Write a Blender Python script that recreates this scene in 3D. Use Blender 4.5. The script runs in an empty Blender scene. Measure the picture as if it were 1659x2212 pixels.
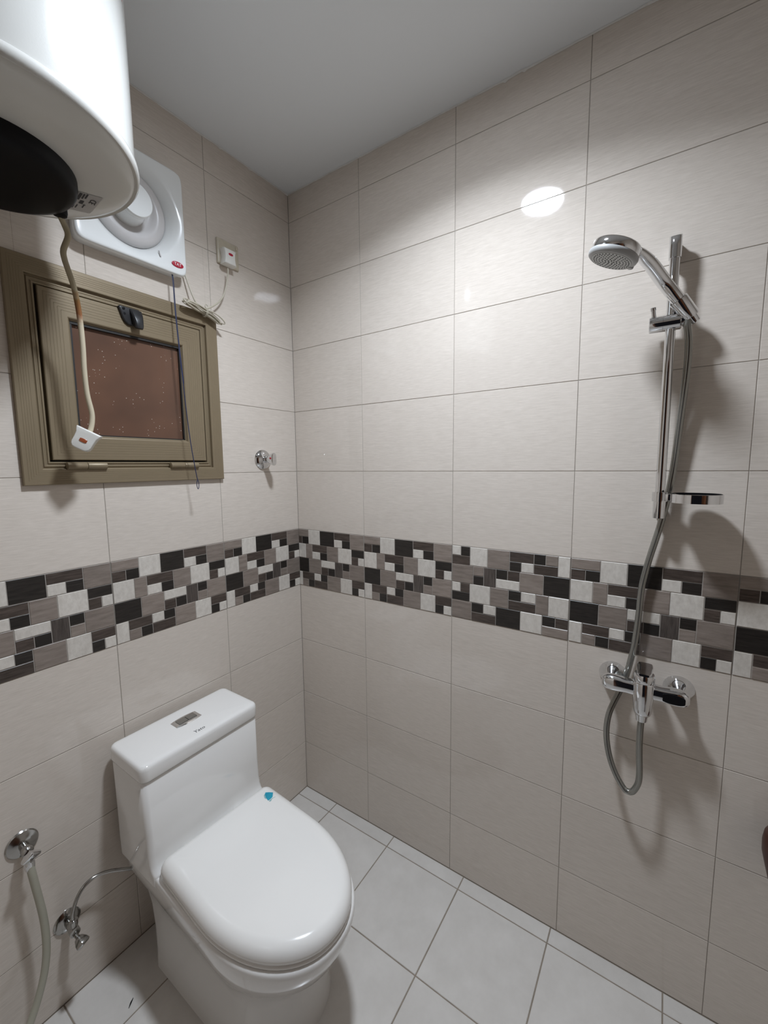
import bpy, bmesh, math, random
from mathutils import Vector, Matrix, noise
random.seed(7)
scn = bpy.context.scene
COL = scn.collection

# ------------------------------------------------------------------ camera
cam_d = bpy.data.cameras.new('camera')
cam = bpy.data.objects.new('camera', cam_d); COL.objects.link(cam); scn.camera = cam
cam_d.sensor_fit = 'HORIZONTAL'; cam_d.sensor_width = 36.0
cam_d.lens = 898.09 / 1659.0 * 36.0
cam_d.clip_start = 0.02; cam_d.clip_end = 50
_r = Vector((0.559268815, -0.828926398, -0.009970957))
_d = Vector((-0.097506613, -0.053832876, -0.993777884))
_f = Vector((0.823231956, 0.556761214, -0.110932854))
M = Matrix.Identity(4)
for i in range(3):
    M[i][0] = _r[i]; M[i][1] = -_d[i]; M[i][2] = -_f[i]
M.translation = Vector((-1.28428, -1.32190, 1.49634))
cam.matrix_world = M

# ------------------------------------------------------------------ world, exposure
w = bpy.data.worlds.new('night'); scn.world = w; w.use_nodes = True
w.node_tree.nodes['Background'].inputs[0].default_value = (0.02, 0.02, 0.025, 1)
w.node_tree.nodes['Background'].inputs[1].default_value = 0.3
vs = scn.view_settings
vs.view_transform = 'Standard'; vs.look = 'None'; vs.gamma = 1.0; vs.use_curve_mapping = False
vs.exposure = 0.0
LAMP_WATTS = 14.9; LAMP_COLOR = (0.815, 0.897, 1.0); LAMP_SPREAD = 141
LAMP_POS = (-0.607, -0.842)

# ------------------------------------------------------------------ room numbers (metres; corner of the two tiled walls at the origin)
CEIL = 2.581
ROW0 = 0.2254; TH = 0.25; TW = 0.37516
V0 = 0.35753           # first vertical joint on the right wall, from the corner
L0 = 0.37502           # first vertical joint on the left wall
XN, YN = -1.72, -2.05  # far sides of the room, behind the camera
SF, TF, FW = 0.0534, 0.1838, 0.3025  # floor joints

# ------------------------------------------------------------------ materials
MATS = {}
def new_mat(name):
    m = bpy.data.materials.new(name); m.use_nodes = True
    MATS[name] = m
    return m, m.node_tree.nodes, m.node_tree.links, m.node_tree.nodes['Principled BSDF']
def plain(name, col, rough=0.4, metal=0.0, coat=0.0, spec=0.5, var=0.06, scale=30.0, bump=0.0, bscale=200.0):
    m, N, L, p = new_mat(name)
    tc = N.new('ShaderNodeTexCoord')
    no = N.new('ShaderNodeTexNoise'); no.inputs['Scale'].default_value = scale; no.inputs['Detail'].default_value = 4
    L.new(tc.outputs['Object'], no.inputs['Vector'])
    mx = N.new('ShaderNodeMix'); mx.data_type = 'RGBA'
    mx.inputs['A'].default_value = tuple(max(0, c * (1 - var)) for c in col) + (1,)
    mx.inputs['B'].default_value = tuple(min(1, c * (1 + var)) for c in col) + (1,)
    L.new(no.outputs['Fac'], mx.inputs['Factor']); L.new(mx.outputs['Result'], p.inputs['Base Color'])
    p.inputs['Roughness'].default_value = rough; p.inputs['Metallic'].default_value = metal
    p.inputs['Coat Weight'].default_value = coat; p.inputs['Coat Roughness'].default_value = 0.05
    p.inputs['Specular IOR Level'].default_value = spec
    if bump:
        n2 = N.new('ShaderNodeTexNoise'); n2.inputs['Scale'].default_value = bscale; n2.inputs['Detail'].default_value = 3
        L.new(tc.outputs['Object'], n2.inputs['Vector'])
        b = N.new('ShaderNodeBump'); b.inputs['Strength'].default_value = bump; b.inputs['Distance'].default_value = 0.001
        L.new(n2.outputs['Fac'], b.inputs['Height']); L.new(b.outputs['Normal'], p.inputs['Normal'])
    return m
def streaked(name, ca, cb, mscale, rough, spec=0.5, bump=0.08, bdist=0.001, nscale=1.0, lo=0.3, hi=0.7, varobj=0.05, brough=None, cloud=0.0):
    """fine streaks along one axis, shifted and slightly toned for each object"""
    m, N, L, p = new_mat(name)
    tc = N.new('ShaderNodeTexCoord'); oi = N.new('ShaderNodeObjectInfo')
    ml = N.new('ShaderNodeMath'); ml.operation = 'MULTIPLY'; ml.inputs[1].default_value = 37.0
    L.new(oi.outputs['Random'], ml.inputs[0])
    va = N.new('ShaderNodeVectorMath'); va.operation = 'ADD'
    L.new(tc.outputs['Object'], va.inputs[0]); L.new(ml.outputs[0], va.inputs[1])
    mp = N.new('ShaderNodeMapping'); mp.inputs['Scale'].default_value = mscale
    L.new(va.outputs[0], mp.inputs['Vector'])
    no = N.new('ShaderNodeTexNoise'); no.inputs['Scale'].default_value = nscale; no.inputs['Detail'].default_value = 5; no.inputs['Roughness'].default_value = 0.65
    L.new(mp.outputs[0], no.inputs['Vector'])
    mr = N.new('ShaderNodeMapRange'); mr.inputs['From Min'].default_value = lo; mr.inputs['From Max'].default_value = hi
    L.new(no.outputs['Fac'], mr.inputs['Value'])
    mx = N.new('ShaderNodeMix'); mx.data_type = 'RGBA'
    mx.inputs['A'].default_value = tuple(ca) + (1,); mx.inputs['B'].default_value = tuple(cb) + (1,)
    L.new(mr.outputs[0], mx.inputs['Factor'])
    hs = N.new('ShaderNodeHueSaturation')
    rv = N.new('ShaderNodeMapRange'); rv.inputs['To Min'].default_value = 1 - varobj; rv.inputs['To Max'].default_value = 1 + varobj
    L.new(oi.outputs['Random'], rv.inputs['Value']); L.new(rv.outputs[0], hs.inputs['Value'])
    L.new(mx.outputs['Result'], hs.inputs['Color']); L.new(hs.outputs[0], p.inputs['Base Color'])
    p.inputs['Roughness'].default_value = rough; p.inputs['Specular IOR Level'].default_value = spec
    b = N.new('ShaderNodeBump'); b.inputs['Strength'].default_value = bump; b.inputs['Distance'].default_value = bdist
    hsrc = no.outputs['Fac']
    if cloud:
        n3 = N.new('ShaderNodeTexNoise'); n3.inputs['Scale'].default_value = cloud; n3.inputs['Detail'].default_value = 4
        L.new(va.outputs[0], n3.inputs['Vector']); hsrc = n3.outputs['Fac']
    L.new(hsrc, b.inputs['Height']); L.new(b.outputs['Normal'], p.inputs['Normal'])
    return m

TILE = streaked('wall_tile_glaze', (0.612, 0.545, 0.479), (0.742, 0.671, 0.600), (28, 28, 430), 0.04, spec=0.5, bump=0.03, bdist=0.0006, lo=0.28, hi=0.72, varobj=0.02)
FLOORT = streaked('floor_tile_glaze', (0.60, 0.568, 0.530), (0.68, 0.648, 0.610), (9, 9, 9), 0.2, spec=0.45, bump=0.05, bdist=0.001, varobj=0.03)
GROUT = plain('wall_grout', (0.36, 0.325, 0.285), 0.85, var=0.25, scale=60)
FGROUT = plain('floor_grout', (0.27, 0.225, 0.18), 0.9, var=0.35, scale=25)
PIECE = {
    'L': streaked('mosaic_cream', (0.585, 0.537, 0.480), (0.73, 0.684, 0.622), (90, 90, 60), 0.32, bump=0.5, bdist=0.0012, cloud=45.0, varobj=0.04),
    'M': streaked('mosaic_taupe', (0.200, 0.163, 0.138), (0.315, 0.262, 0.226), (18, 18, 120), 0.33, bump=0.25, bdist=0.001, varobj=0.10),
    'D': streaked('mosaic_brown', (0.036, 0.026, 0.021), (0.105, 0.080, 0.067), (22, 22, 260), 0.36, bump=0.35, bdist=0.001, varobj=0.14),
    'B': streaked('mosaic_black', (0.011, 0.009, 0.008), (0.034, 0.028, 0.024), (22, 22, 260), 0.36, bump=0.35, bdist=0.001, varobj=0.15),
    'V': streaked('mosaic_brown_upright', (0.045, 0.037, 0.032), (0.12, 0.098, 0.086), (260, 22, 22), 0.36, bump=0.35, bdist=0.001, varobj=0.1),
}
MGROUT = plain('mosaic_grout', (0.36, 0.325, 0.29), 0.7, var=0.12, scale=50)
CEILM = plain('ceiling_paint', (0.82, 0.845, 0.865), 0.75, var=0.015, scale=3, bump=0.08, bscale=120)
PLASTER = plain('plaster_edge', (0.72, 0.71, 0.69), 0.85, var=0.1, scale=60, bump=0.4, bscale=150)
PLAINWALL = plain('far_wall_glaze', (0.68, 0.61, 0.54), 0.25, var=0.05, scale=4)
DOORW = streaked('brown_door_veneer', (0.10, 0.037, 0.016), (0.17, 0.066, 0.028), (60, 60, 4), 0.3, bump=0.1)
CERAMIC = plain('white_ceramic', (0.84, 0.822, 0.795), 0.08, coat=0.5, var=0.008, scale=3)
SEATP = plain('white_seat_plastic', (0.86, 0.838, 0.803), 0.16, coat=0.25, var=0.008, scale=3)
HEATW = plain('heater_enamel', (0.58, 0.573, 0.545), 0.14, coat=0.5, var=0.01, scale=4, bump=0.05, bscale=350)
HEATCAP = plain('heater_cap_plastic', (0.62, 0.61, 0.57), 0.22, var=0.03, scale=9)
BLACKP = plain('black_plastic', (0.005, 0.005, 0.006), 0.5, var=0.2, scale=20, spec=0.15)
LATCHP = plain('latch_plastic', (0.022, 0.022, 0.024), 0.3, var=0.2, scale=20)
FANW = plain('fan_plastic', (0.80, 0.81, 0.80), 0.2, coat=0.25, var=0.012, scale=8)
FANG = plain('fan_dish_plastic', (0.62, 0.60, 0.595), 0.3, var=0.06, scale=14)
RED = plain('red_enamel', (0.42, 0.012, 0.035), 0.35, var=0.05)
LETTER = plain('white_lettering', (0.85, 0.8, 0.8), 0.5, var=0.02)
AMBER = plain('amber_window', (0.30, 0.075, 0.03), 0.25, var=0.15, scale=200)
IVORY = plain('aged_ivory_plastic', (0.55, 0.49, 0.385), 0.35, var=0.16, scale=60)
PLUGW = plain('white_plug_plastic', (0.76, 0.745, 0.70), 0.35, var=0.05, scale=70)
CORDC = plain('cream_cord', (0.50, 0.455, 0.36), 0.45, var=0.08, scale=80)
BLUEC = plain('blue_cord', (0.012, 0.02, 0.075), 0.5, var=0.3, scale=150)
CHROME = plain('chrome', (0.74, 0.745, 0.755), 0.06, metal=1.0, var=0.02, scale=10)
DCHROME = plain('dull_chrome', (0.42, 0.415, 0.40), 0.16, metal=1.0, var=0.08, scale=40)
HOSEG = plain('silver_hose', (0.30, 0.295, 0.27), 0.18, metal=0.75, var=0.06, scale=20)
HOSEC = plain('cream_hose', (0.40, 0.385, 0.31), 0.35, var=0.1, scale=20)
GREYP = plain('grey_plastic', (0.36, 0.36, 0.355), 0.45, var=0.04, scale=30)
FACEP = plain('shower_face_plastic', (0.42, 0.425, 0.41), 0.4, var=0.04, scale=30)
NOZZ = plain('dark_nozzle', (0.03, 0.03, 0.032), 0.5, var=0.1)
BUTTON = plain('button_chrome', (0.36, 0.355, 0.34), 0.22, metal=0.9, var=0.04)
TEAL = plain('teal_film', (0.02, 0.34, 0.48), 0.3, var=0.5, scale=40)
AQUA = plain('aqua_film', (0.30, 0.50, 0.52), 0.3, var=0.3, scale=40)
INK = plain('dark_ink', (0.03, 0.03, 0.035), 0.6, var=0.1)
STICKERG = plain('grey_sticker', (0.40, 0.385, 0.37), 0.4, var=0.10, scale=60)
BROWNP = plain('red_brown_plastic', (0.055, 0.018, 0.012), 0.4, var=0.15, scale=20)
ALU = plain('bronze_aluminium', (0.243, 0.191, 0.122), 0.42, metal=0.25, var=0.04, scale=25, spec=0.4)
GASKET = plain('black_gasket', (0.012, 0.010, 0.009), 0.6, var=0.2)

# heater flex: cream with a burnt stretch at one height
def mk_flex():
    m, N, L, p = new_mat('scorched_flex')
    tc = N.new('ShaderNodeTexCoord'); sx = N.new('ShaderNodeSeparateXYZ'); L.new(tc.outputs['Object'], sx.inputs[0])
    no = N.new('ShaderNodeTexNoise'); no.inputs['Scale'].default_value = 90; L.new(tc.outputs['Object'], no.inputs['Vector'])
    ad = N.new('ShaderNodeMath'); ad.operation = 'MULTIPLY_ADD'; ad.inputs[1].default_value = 0.03
    L.new(no.outputs['Fac'], ad.inputs[0]); L.new(sx.outputs['Z'], ad.inputs[2])
    cr = N.new('ShaderNodeValToRGB'); L.new(ad.outputs[0], cr.inputs[0])
    mr = N.new('ShaderNodeMapRange')
    L.new(ad.outputs[0], mr.inputs['Value']); mr.inputs['From Min'].default_value = -0.22; mr.inputs['From Max'].default_value = 0.0
    L.new(mr.outputs[0], cr.inputs[0])
    e = cr.color_ramp.elements
    e[0].position = 0.0; e[0].color = (0.56, 0.49, 0.36, 1)
    e[1].position = 1.0; e[1].color = (0.33, 0.28, 0.18, 1)
    for pos, c in ((0.22, (0.56, 0.49, 0.36, 1)), (0.34, (0.26, 0.10, 0.035, 1)), (0.46, (0.22, 0.11, 0.03, 1)), (0.56, (0.33, 0.28, 0.18, 1))):
        k = cr.color_ramp.elements.new(pos); k.color = c
    L.new(cr.outputs[0], p.inputs['Base Color']); p.inputs['Roughness'].default_value = 0.45
    return m
FLEX = mk_flex()

# brown tinted, obscured window glass with paint specks
def mk_glass():
    m, N, L, p = new_mat('brown_obscure_glass')
    tc = N.new('ShaderNodeTexCoord')
    no = N.new('ShaderNodeTexNoise'); no.inputs['Scale'].default_value = 7; no.inputs['Detail'].default_value = 2
    L.new(tc.outputs['Object'], no.inputs['Vector'])
    mx = N.new('ShaderNodeMix'); mx.data_type = 'RGBA'
    mx.inputs['A'].default_value = (0.075, 0.042, 0.030, 1); mx.inputs['B'].default_value = (0.19, 0.095, 0.058, 1)
    L.new(no.outputs['Fac'], mx.inputs['Factor'])
    vo = N.new('ShaderNodeTexVoronoi'); vo.inputs['Scale'].default_value = 105; vo.inputs['Randomness'].default_value = 1.0
    L.new(tc.outputs['Object'], vo.inputs['Vector'])
    th = N.new('ShaderNodeMath'); th.operation = 'LESS_THAN'; th.inputs[1].default_value = 0.12
    L.new(vo.outputs['Distance'], th.inputs[0])
    n2 = N.new('ShaderNodeTexNoise'); n2.inputs['Scale'].default_value = 14; n2.inputs['Detail'].default_value = 1
    L.new(tc.outputs['Object'], n2.inputs['Vector'])
    t2 = N.new('ShaderNodeMath'); t2.operation = 'GREATER_THAN'; t2.inputs[1].default_value = 0.53; L.new(n2.outputs['Fac'], t2.inputs[0])
    mu = N.new('ShaderNodeMath'); mu.operation = 'MULTIPLY'; L.new(th.outputs[0], mu.inputs[0]); L.new(t2.outputs[0], mu.inputs[1])
    m2 = N.new('ShaderNodeMix'); m2.data_type = 'RGBA'; m2.inputs['B'].default_value = (0.55, 0.5, 0.45, 1)
    L.new(mx.outputs['Result'], m2.inputs['A']); L.new(mu.outputs[0], m2.inputs['Factor'])
    L.new(m2.outputs['Result'], p.inputs['Base Color'])
    p.inputs['Roughness'].default_value = 0.28; p.inputs['Specular IOR Level'].default_value = 0.35
    return m
GLASS = mk_glass()

def mk_emit():
    m = bpy.data.materials.new('lamp_diffuser'); m.use_nodes = True
    N, L = m.node_tree.nodes, m.node_tree.links
    N.remove(N['Principled BSDF'])
    e = N.new('ShaderNodeEmission'); e.inputs[0].default_value = LAMP_COLOR + (1,); e.inputs[1].default_value = 58.0
    L.new(e.outputs[0], N['Material Output'].inputs[0])
    return m
EMIT = mk_emit()

# ------------------------------------------------------------------ mesh helpers
OFF = {}
class MB:
    def __init__(s): s.v = []; s.f = []
    def add(s, vs_, fs):
        b = len(s.v); s.v += [tuple(x) for x in vs_]; s.f += [tuple(b + i for i in f) for f in fs]; return s
    def box(s, a, b):
        x0, y0, z0 = a; x1, y1, z1 = b
        return s.add([(x0,y0,z0),(x1,y0,z0),(x1,y1,z0),(x0,y1,z0),(x0,y0,z1),(x1,y0,z1),(x1,y1,z1),(x0,y1,z1)],
                     [(0,3,2,1),(4,5,6,7),(0,1,5,4),(1,2,6,5),(2,3,7,6),(3,0,4,7)])
    def rings(s, rs, cap0=True, cap1=True, closed=True):
        n = len(rs[0]); vs_ = [p for r in rs for p in r]; fs = []
        for i in range(len(rs) - 1):
            for j in range(n if closed else n - 1):
                k = (j + 1) % n
                fs.append((i*n+j, i*n+k, (i+1)*n+k, (i+1)*n+j))
        if cap0: fs.append(tuple(range(n - 1, -1, -1)))
        if cap1: fs.append(tuple((len(rs)-1)*n + j for j in range(n)))
        return s.add(vs_, fs)
    def lathe(s, prof, org, axis, n=40, cap0=True, cap1=True):
        a, u, v = basis(axis); o = Vector(org); rs = []
        for r, t in prof:
            r = max(r, 1e-5)
            rs.append([o + a*t + (u*math.cos(q) + v*math.sin(q))*r for q in [2*math.pi*k/n for k in range(n)]])
        return s.rings(rs, cap0, cap1)
    def tube(s, path, rad, n=12, cap=True):
        path = [Vector(p) for p in path]; rs = []
        t = (path[1] - path[0]).normalized(); _, u, v = basis(t)
        for i, p in enumerate(path):
            t2 = (path[min(i+1, len(path)-1)] - path[max(i-1, 0)]).normalized()
            u = (u - t2*u.dot(t2)).normalized(); v = t2.cross(u)
            r = rad(i/(len(path)-1)) if callable(rad) else rad
            rs.append([p + (u*math.cos(q) + v*math.sin(q))*r for q in [2*math.pi*k/n for k in range(n)]])
        return s.rings(rs, cap, cap)
    def build(s, name, mat, parent=None, smooth=35, bevel=0, seg=2, bang=30):
        me = bpy.data.meshes.new(name)
        off = OFF.get(parent, Vector((0,0,0))) if parent else Vector((0,0,0))
        me.from_pydata([tuple(Vector(p) - off) for p in s.v], [], s.f)
        bm = bmesh.new(); bm.from_mesh(me)
        bmesh.ops.recalc_face_normals(bm, faces=bm.faces)
        if bevel:
            es = [e for e in bm.edges if len(e.link_faces) == 2 and e.calc_face_angle(0) > math.radians(bang)]
            bmesh.ops.bevel(bm, geom=es, offset=bevel, segments=seg, profile=0.5, affect='EDGES', clamp_overlap=True)
        bm.to_mesh(me); bm.free()
        if smooth:
            me.polygons.foreach_set('use_smooth', [True]*len(me.polygons))
            me.set_sharp_from_angle(angle=math.radians(smooth))
        me.materials.append(mat)
        o = bpy.data.objects.new(name, me); COL.objects.link(o)
        if parent: o.parent = parent
        OFF[o] = off
        return o
def basis(a):
    a = Vector(a).normalized()
    h = Vector((0,0,1)) if abs(a.z) < 0.9 else Vector((1,0,0))
    u = h.cross(a).normalized(); return a, u, a.cross(u)
def spline(pts, n=8):
    P = [Vector(p) for p in pts]; P = [P[0]*2 - P[1]] + P + [P[-1]*2 - P[-2]]; out = []
    for i in range(1, len(P) - 2):
        for k in range(n):
            t = k / n; a, b, c, d = P[i-1], P[i], P[i+1], P[i+2]
            out.append(0.5*((2*b) + (c-a)*t + (2*a-5*b+4*c-d)*t*t + (3*b-a-3*c+d)*t**3))
    out.append(P[-2]); return out
def thing(name, label, cat, loc, group=None):
    o = bpy.data.objects.new(name, None); COL.objects.link(o); o.empty_display_size = 0.05
    o.location = loc; OFF[o] = Vector(loc); o['label'] = label; o['category'] = cat
    if group: o['group'] = group
    return o
def text_mesh(body, size, depth=0.0004, shear=0.0):
    cu = bpy.data.curves.new('lettering', 'FONT'); cu.body = body; cu.size = size; cu.extrude = depth; cu.shear = shear
    cu.align_x = 'CENTER'; cu.align_y = 'CENTER'; cu.resolution_u = 3
    o = bpy.data.objects.new('lettering', cu); COL.objects.link(o)
    dg = bpy.context.evaluated_depsgraph_get()
    me = bpy.data.meshes.new_from_object(o.evaluated_get(dg))
    bpy.data.objects.remove(o); bpy.data.curves.remove(cu)
    return me
def lettering(name, body, size, org, ux, uy, mat, parent, depth=0.0004, shear=0.0):
    me = text_mesh(body, size, depth, shear); ux = Vector(ux).normalized(); uy = Vector(uy).normalized(); uz = ux.cross(uy)
    off = OFF[parent]
    for v in me.vertices:
        v.co = Vector(org) - off + ux*v.co.x + uy*v.co.y + uz*v.co.z
    me.materials.clear(); me.materials.append(mat)
    o = bpy.data.objects.new(name, me); COL.objects.link(o); o.parent = parent; OFF[o] = off
    return o
def rrect(x0, x1, y0, y1, r, z, n=5):
    """rounded rectangle ring in the horizontal plane"""
    out = []
    for cx, cy, a0 in ((x1-r, y1-r, 0), (x0+r, y1-r, 90), (x0+r, y0+r, 180), (x1-r, y0+r, 270)):
        for k in range(n + 1):
            a = math.radians(a0 + 90*k/n); out.append(Vector((cx + r*math.cos(a), cy + r*math.sin(a), z)))
    return out

# ------------------------------------------------------------------ setting
def structure(o, label=None):
    o['kind'] = 'structure'
    if label: o['label'] = label
    return o
# window opening in the left wall
WX0, WX1, WZ0, WZ1 = -0.930, -0.366, 1.455, 2.012
HX0, HX1, HZ0, HZ1 = WX0 + 0.03, WX1 - 0.03, WZ0 + 0.03, WZ1 - 0.03
REC = 0.0013   # joint recess
wl = MB()
wl.box((XN - 0.1, REC, -0.1), (HX0, 0.12, CEIL + 0.1)).box((HX1, REC, -0.1), (0.12, 0.12, CEIL + 0.1))
wl.box((HX0, REC, -0.1), (HX1, 0.12, HZ0)).box((HX0, REC, HZ1), (HX1, 0.12, CEIL + 0.1))
wall_left = structure(wl.build('wall_left', GROUT, smooth=0), 'tiled wall with the window, fan and toilet')
wall_right = structure(MB().box((REC, YN - 0.1, -0.1), (0.12, REC, CEIL + 0.1)).build('wall_right', GROUT, smooth=0), 'tiled wall with the shower')
wn = MB().box((XN - 0.1, YN - 0.1, -0.1), (XN, -1.78, CEIL + 0.1)).box((XN - 0.1, -1.02, -0.1), (XN, 0.0, CEIL + 0.1)).box((XN - 0.1, -1.78, 2.06), (XN, -1.02, CEIL + 0.1))
structure(wn.build('wall_near', PLAINWALL, smooth=0))
structure(MB().box((XN, YN - 0.1, -0.1), (0.0, YN, CEIL + 0.1)).build('wall_front', PLAINWALL, smooth=0))
ceiling = structure(MB().box((XN - 0.1, YN - 0.1, CEIL), (0.12, 0.12, CEIL + 0.1)).build('ceiling', CEILM, smooth=0), 'plain painted ceiling')
floor = structure(MB().box((XN - 0.1, YN - 0.1, -0.1), (0.12, 0.12, -0.0016)).build('floor', FGROUT, smooth=0), 'floor of square off-white tiles')

# tile mesh: local x along the wall, z up, front at y=0 facing -y
def tile_mesh(rects, cham=0.0007, th=0.006, name='wall_tile'):
    mb = MB()
    for x0, x1, z0, z1 in rects:
        c = cham
        mb.add([(x0,c,z0),(x1,c,z0),(x1,c,z1),(x0,c,z1),(x0+c,0,z0+c),(x1-c,0,z0+c),(x1-c,0,z1-c),(x0+c,0,z1-c),
                (x0,th,z0),(x1,th,z0),(x1,th,z1),(x0,th,z1)],
               [(4,7,6,5),(0,4,5,1),(1,5,6,2),(2,6,7,3),(3,7,4,0),(8,0,1,9),(9,1,2,10),(10,2,3,11),(11,3,0,8)])
    me = bpy.data.meshes.new(name); me.from_pydata(mb.v, [], mb.f)
    bm = bmesh.new(); bm.from_mesh(me); bmesh.ops.recalc_face_normals(bm, faces=bm.faces)
    # every box is open at the back, so force the glazed face outward
    bm.normal_update()
    for f in bm.faces:
        if f.calc_center_median().y < 1e-6 and f.normal.y > 0:
            bmesh.ops.reverse_faces(bm, faces=bm.faces); break
    bm.to_mesh(me); bm.free(); me.materials.append(TILE); return me
CACHE = {}
def put(me, name, parent, loc, rz, mat=None):
    o = bpy.data.objects.new(name, me); COL.objects.link(o); o.location = loc; o.rotation_euler = (0, 0, rz); o.parent = parent
    return o
JH = 0.0008  # half a joint
def subtract(rect, hole):
    x0, x1, z0, z1 = rect; a, b, c, d = hole
    if x1 <= a or x0 >= b or z1 <= c or z0 >= d: return [rect]
    out = []
    if x0 < a: out.append((x0, a, z0, z1))
    if x1 > b: out.append((b, x1, z0, z1))
    m0, m1 = max(x0, a), min(x1, b)
    if z0 < c: out.append((m0, m1, z0, c))
    if z1 > d: out.append((m0, m1, d, z1))
    return out
# mosaic design of one border tile: (kind, u0, u1, v0, v1), v from the top
A = []
def row(v, cells):
    for c in cells:
        if len(c) == 3: A.append((c[0], c[1], c[2], v, v + .25))
        else: A.append((c[0], c[1], c[2], v + c[3], v + c[4]))
row(0, [('M',0,.203,0,.122),('D',0,.102,.122,.25),('B',.102,.203,.122,.25),('L',.203,.378),('B',.378,.588),('D',.588,.811,0,.122),('L',.588,.70,.122,.25),('B',.70,.811,.122,.25),('M',.811,1)])
row(.25, [('L',0,.158),('M',.158,.257),('D',.257,.482,0,.122),('L',.257,.376,.122,.25),('B',.376,.482,.122,.25),('M',.482,.641),('L',.641,.829),('B',.829,1,0,.122),('D',.829,.918,.122,.25),('L',.918,1,.122,.25)])
row(.5, [('B',0,.202),('M',.202,.391),('L',.391,.592,0,.122),('D',.391,.493,.122,.25),('B',.493,.592,.122,.25),('V',.592,.702),('B',.702,.797,0,.122),('M',.702,.797,.122,.25),('M',.797,1)])
row(.75, [('L',0,.094),('D',.094,.28,0,.122),('M',.094,.188,.122,.25),('B',.188,.28,.122,.25),('L',.28,.38,0,.122),('B',.38,.478,0,.122),('D',.28,.478,.122,.25),('M',.478,.67),('L',.67,.829),('D',.829,1,0,.122),('B',.829,.916,.122,.25),('L',.916,1,.122,.25)])
Bt = [(k, 1-u1, 1-u0, 1-v1, 1-v0) for k, u0, u1, v0, v1 in A]
def border_tile(wall, s0, s1, z0, crop0, design, loc_of, rz):
    """s0..s1: span along the wall; crop0: design coordinate at s0 in metres"""
    base = put(tile_mesh([(0, s1 - s0, 0, TH)], name='border_tile') if ('bb', s1-s0) not in CACHE else CACHE[('bb', s1-s0)], 'border_tile', wall, loc_of(s0, z0, 0.0007), rz)
    CACHE[('bb', s1-s0)] = base.data; base.data.materials.clear(); base.data.materials.append(MGROUT)
    g = 0.0009
    for i, (k, u0, u1, v0, v1) in enumerate(design):
        a = max(u0*TW - crop0, 0.0); b = min(u1*TW - crop0, s1 - s0)
        if b - a < 0.004: continue
        key = ('m', id(design), i, round(a, 4), round(b, 4))
        if key not in CACHE:
            wdt, hgt = b - a - 2*g, (v1 - v0)*TH - 2*g
            me = tile_mesh([(-wdt/2, wdt/2, -hgt/2, hgt/2)], cham=0.0009, th=0.004, name='mosaic_piece')
            me.materials.clear(); me.materials.append(PIECE[k]); CACHE[key] = me
        me = CACHE[key]
        o = bpy.data.objects.new('mosaic_piece', me); COL.objects.link(o); o.parent = base
        jit = random.uniform(-0.0002, 0.0003)
        o.location = ((a + b)/2, -0.0012 + jit, TH - (v0 + v1)/2*TH)
def tile_wall(wall, edges, loc_of, rz, design_of, hole=None):
    zs = [0.0] + [ROW0 + TH*k for k in range(10)] + [CEIL]
    for r in range(len(zs) - 1):
        z0, z1 = zs[r], zs[r+1]
        for c in range(len(edges) - 1):
            s0, s1 = edges[c], edges[c+1]
            if r == 4:
                border_tile(wall, s0 + JH, s1 - JH, z0, design_of(c)[1], design_of(c)[0], loc_of, rz); continue
            rect = (s0 + JH, s1 - JH, z0 + JH, z1 - JH)
            parts = subtract(rect, hole) if hole else [rect]
            if not parts: continue
            loc = loc_of((s0+s1)/2, (z0+z1)/2, 0)
            if parts == [rect]:
                key = ('t', round(s1-s0, 4), round(z1-z0, 4))
                if key not in CACHE:
                    hw, hh = (s1-s0)/2 - JH, (z1-z0)/2 - JH
                    CACHE[key] = tile_mesh([(-hw, hw, -hh, hh)])
                me = CACHE[key]
            else:
                cx, cz = (s0+s1)/2, (z0+z1)/2
                me = tile_mesh([(a-cx, b-cx, d-cz, e-cz) for a, b, d, e in parts])
            o = put(me, 'wall_tile', wall, loc, rz)
            o.rotation_euler = (random.uniform(-.0012, .0012), random.uniform(-.0004, .0004), rz + random.uniform(-.0010, .0010))
# right wall: s runs from the corner towards the camera
edgesR = [0.0] + [V0 + TW*k for k in range(5)]
edgesR = [e for e in edgesR if e < -YN] + [-YN]
tile_wall(wall_right, edgesR, lambda s, z, p: (-p, -s, z), -math.pi/2, lambda c: (Bt, 0.0) if c == 2 else (A, TW - V0 if c == 0 else 0.0))
# left wall: s is the x coordinate
edgesL = [XN] + [-L0 - TW*k for k in range(3, -1, -1) if -L0 - TW*k > XN] + [0.0]
tile_wall(wall_left, edgesL, lambda s, z, p: (s, -p, z), 0.0, lambda c: (A, 0.0 if c else TW - (edgesL[1]-edgesL[0])), hole=(HX0, HX1, HZ0, HZ1))

# floor tiles
def ftile(w_, d_):
    key = ('f', round(w_, 4), round(d_, 4))
    if key not in CACHE:
        mb = MB(); c = 0.0012; hx, hy = w_/2, d_/2
        mb.add([(-hx,-hy,-.004),(hx,-hy,-.004),(hx,hy,-.004),(-hx,hy,-.004),(-hx,-hy,-c),(hx,-hy,-c),(hx,hy,-c),(-hx,hy,-c),(-hx+c,-hy+c,0),(hx-c,-hy+c,0),(hx-c,hy-c,0),(-hx+c,hy-c,0)],
               [(8,9,10,11),(4,5,9,8),(5,6,10,9),(6,7,11,10),(7,4,8,11),(0,1,5,4),(1,2,6,5),(2,3,7,6),(3,0,4,7)])
        me = bpy.data.meshes.new('floor_tile'); me.from_pydata(mb.v, [], mb.f); me.materials.append(FLOORT); CACHE[key] = me
    return CACHE[key]
def cuts(first, lim):
    e = [0.0]; p = first
    while p < lim - 0.02: e.append(p); p += FW
    return e + [lim]
ex = cuts(SF, -XN); ey = cuts(TF, -YN); J = 0.0017
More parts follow.
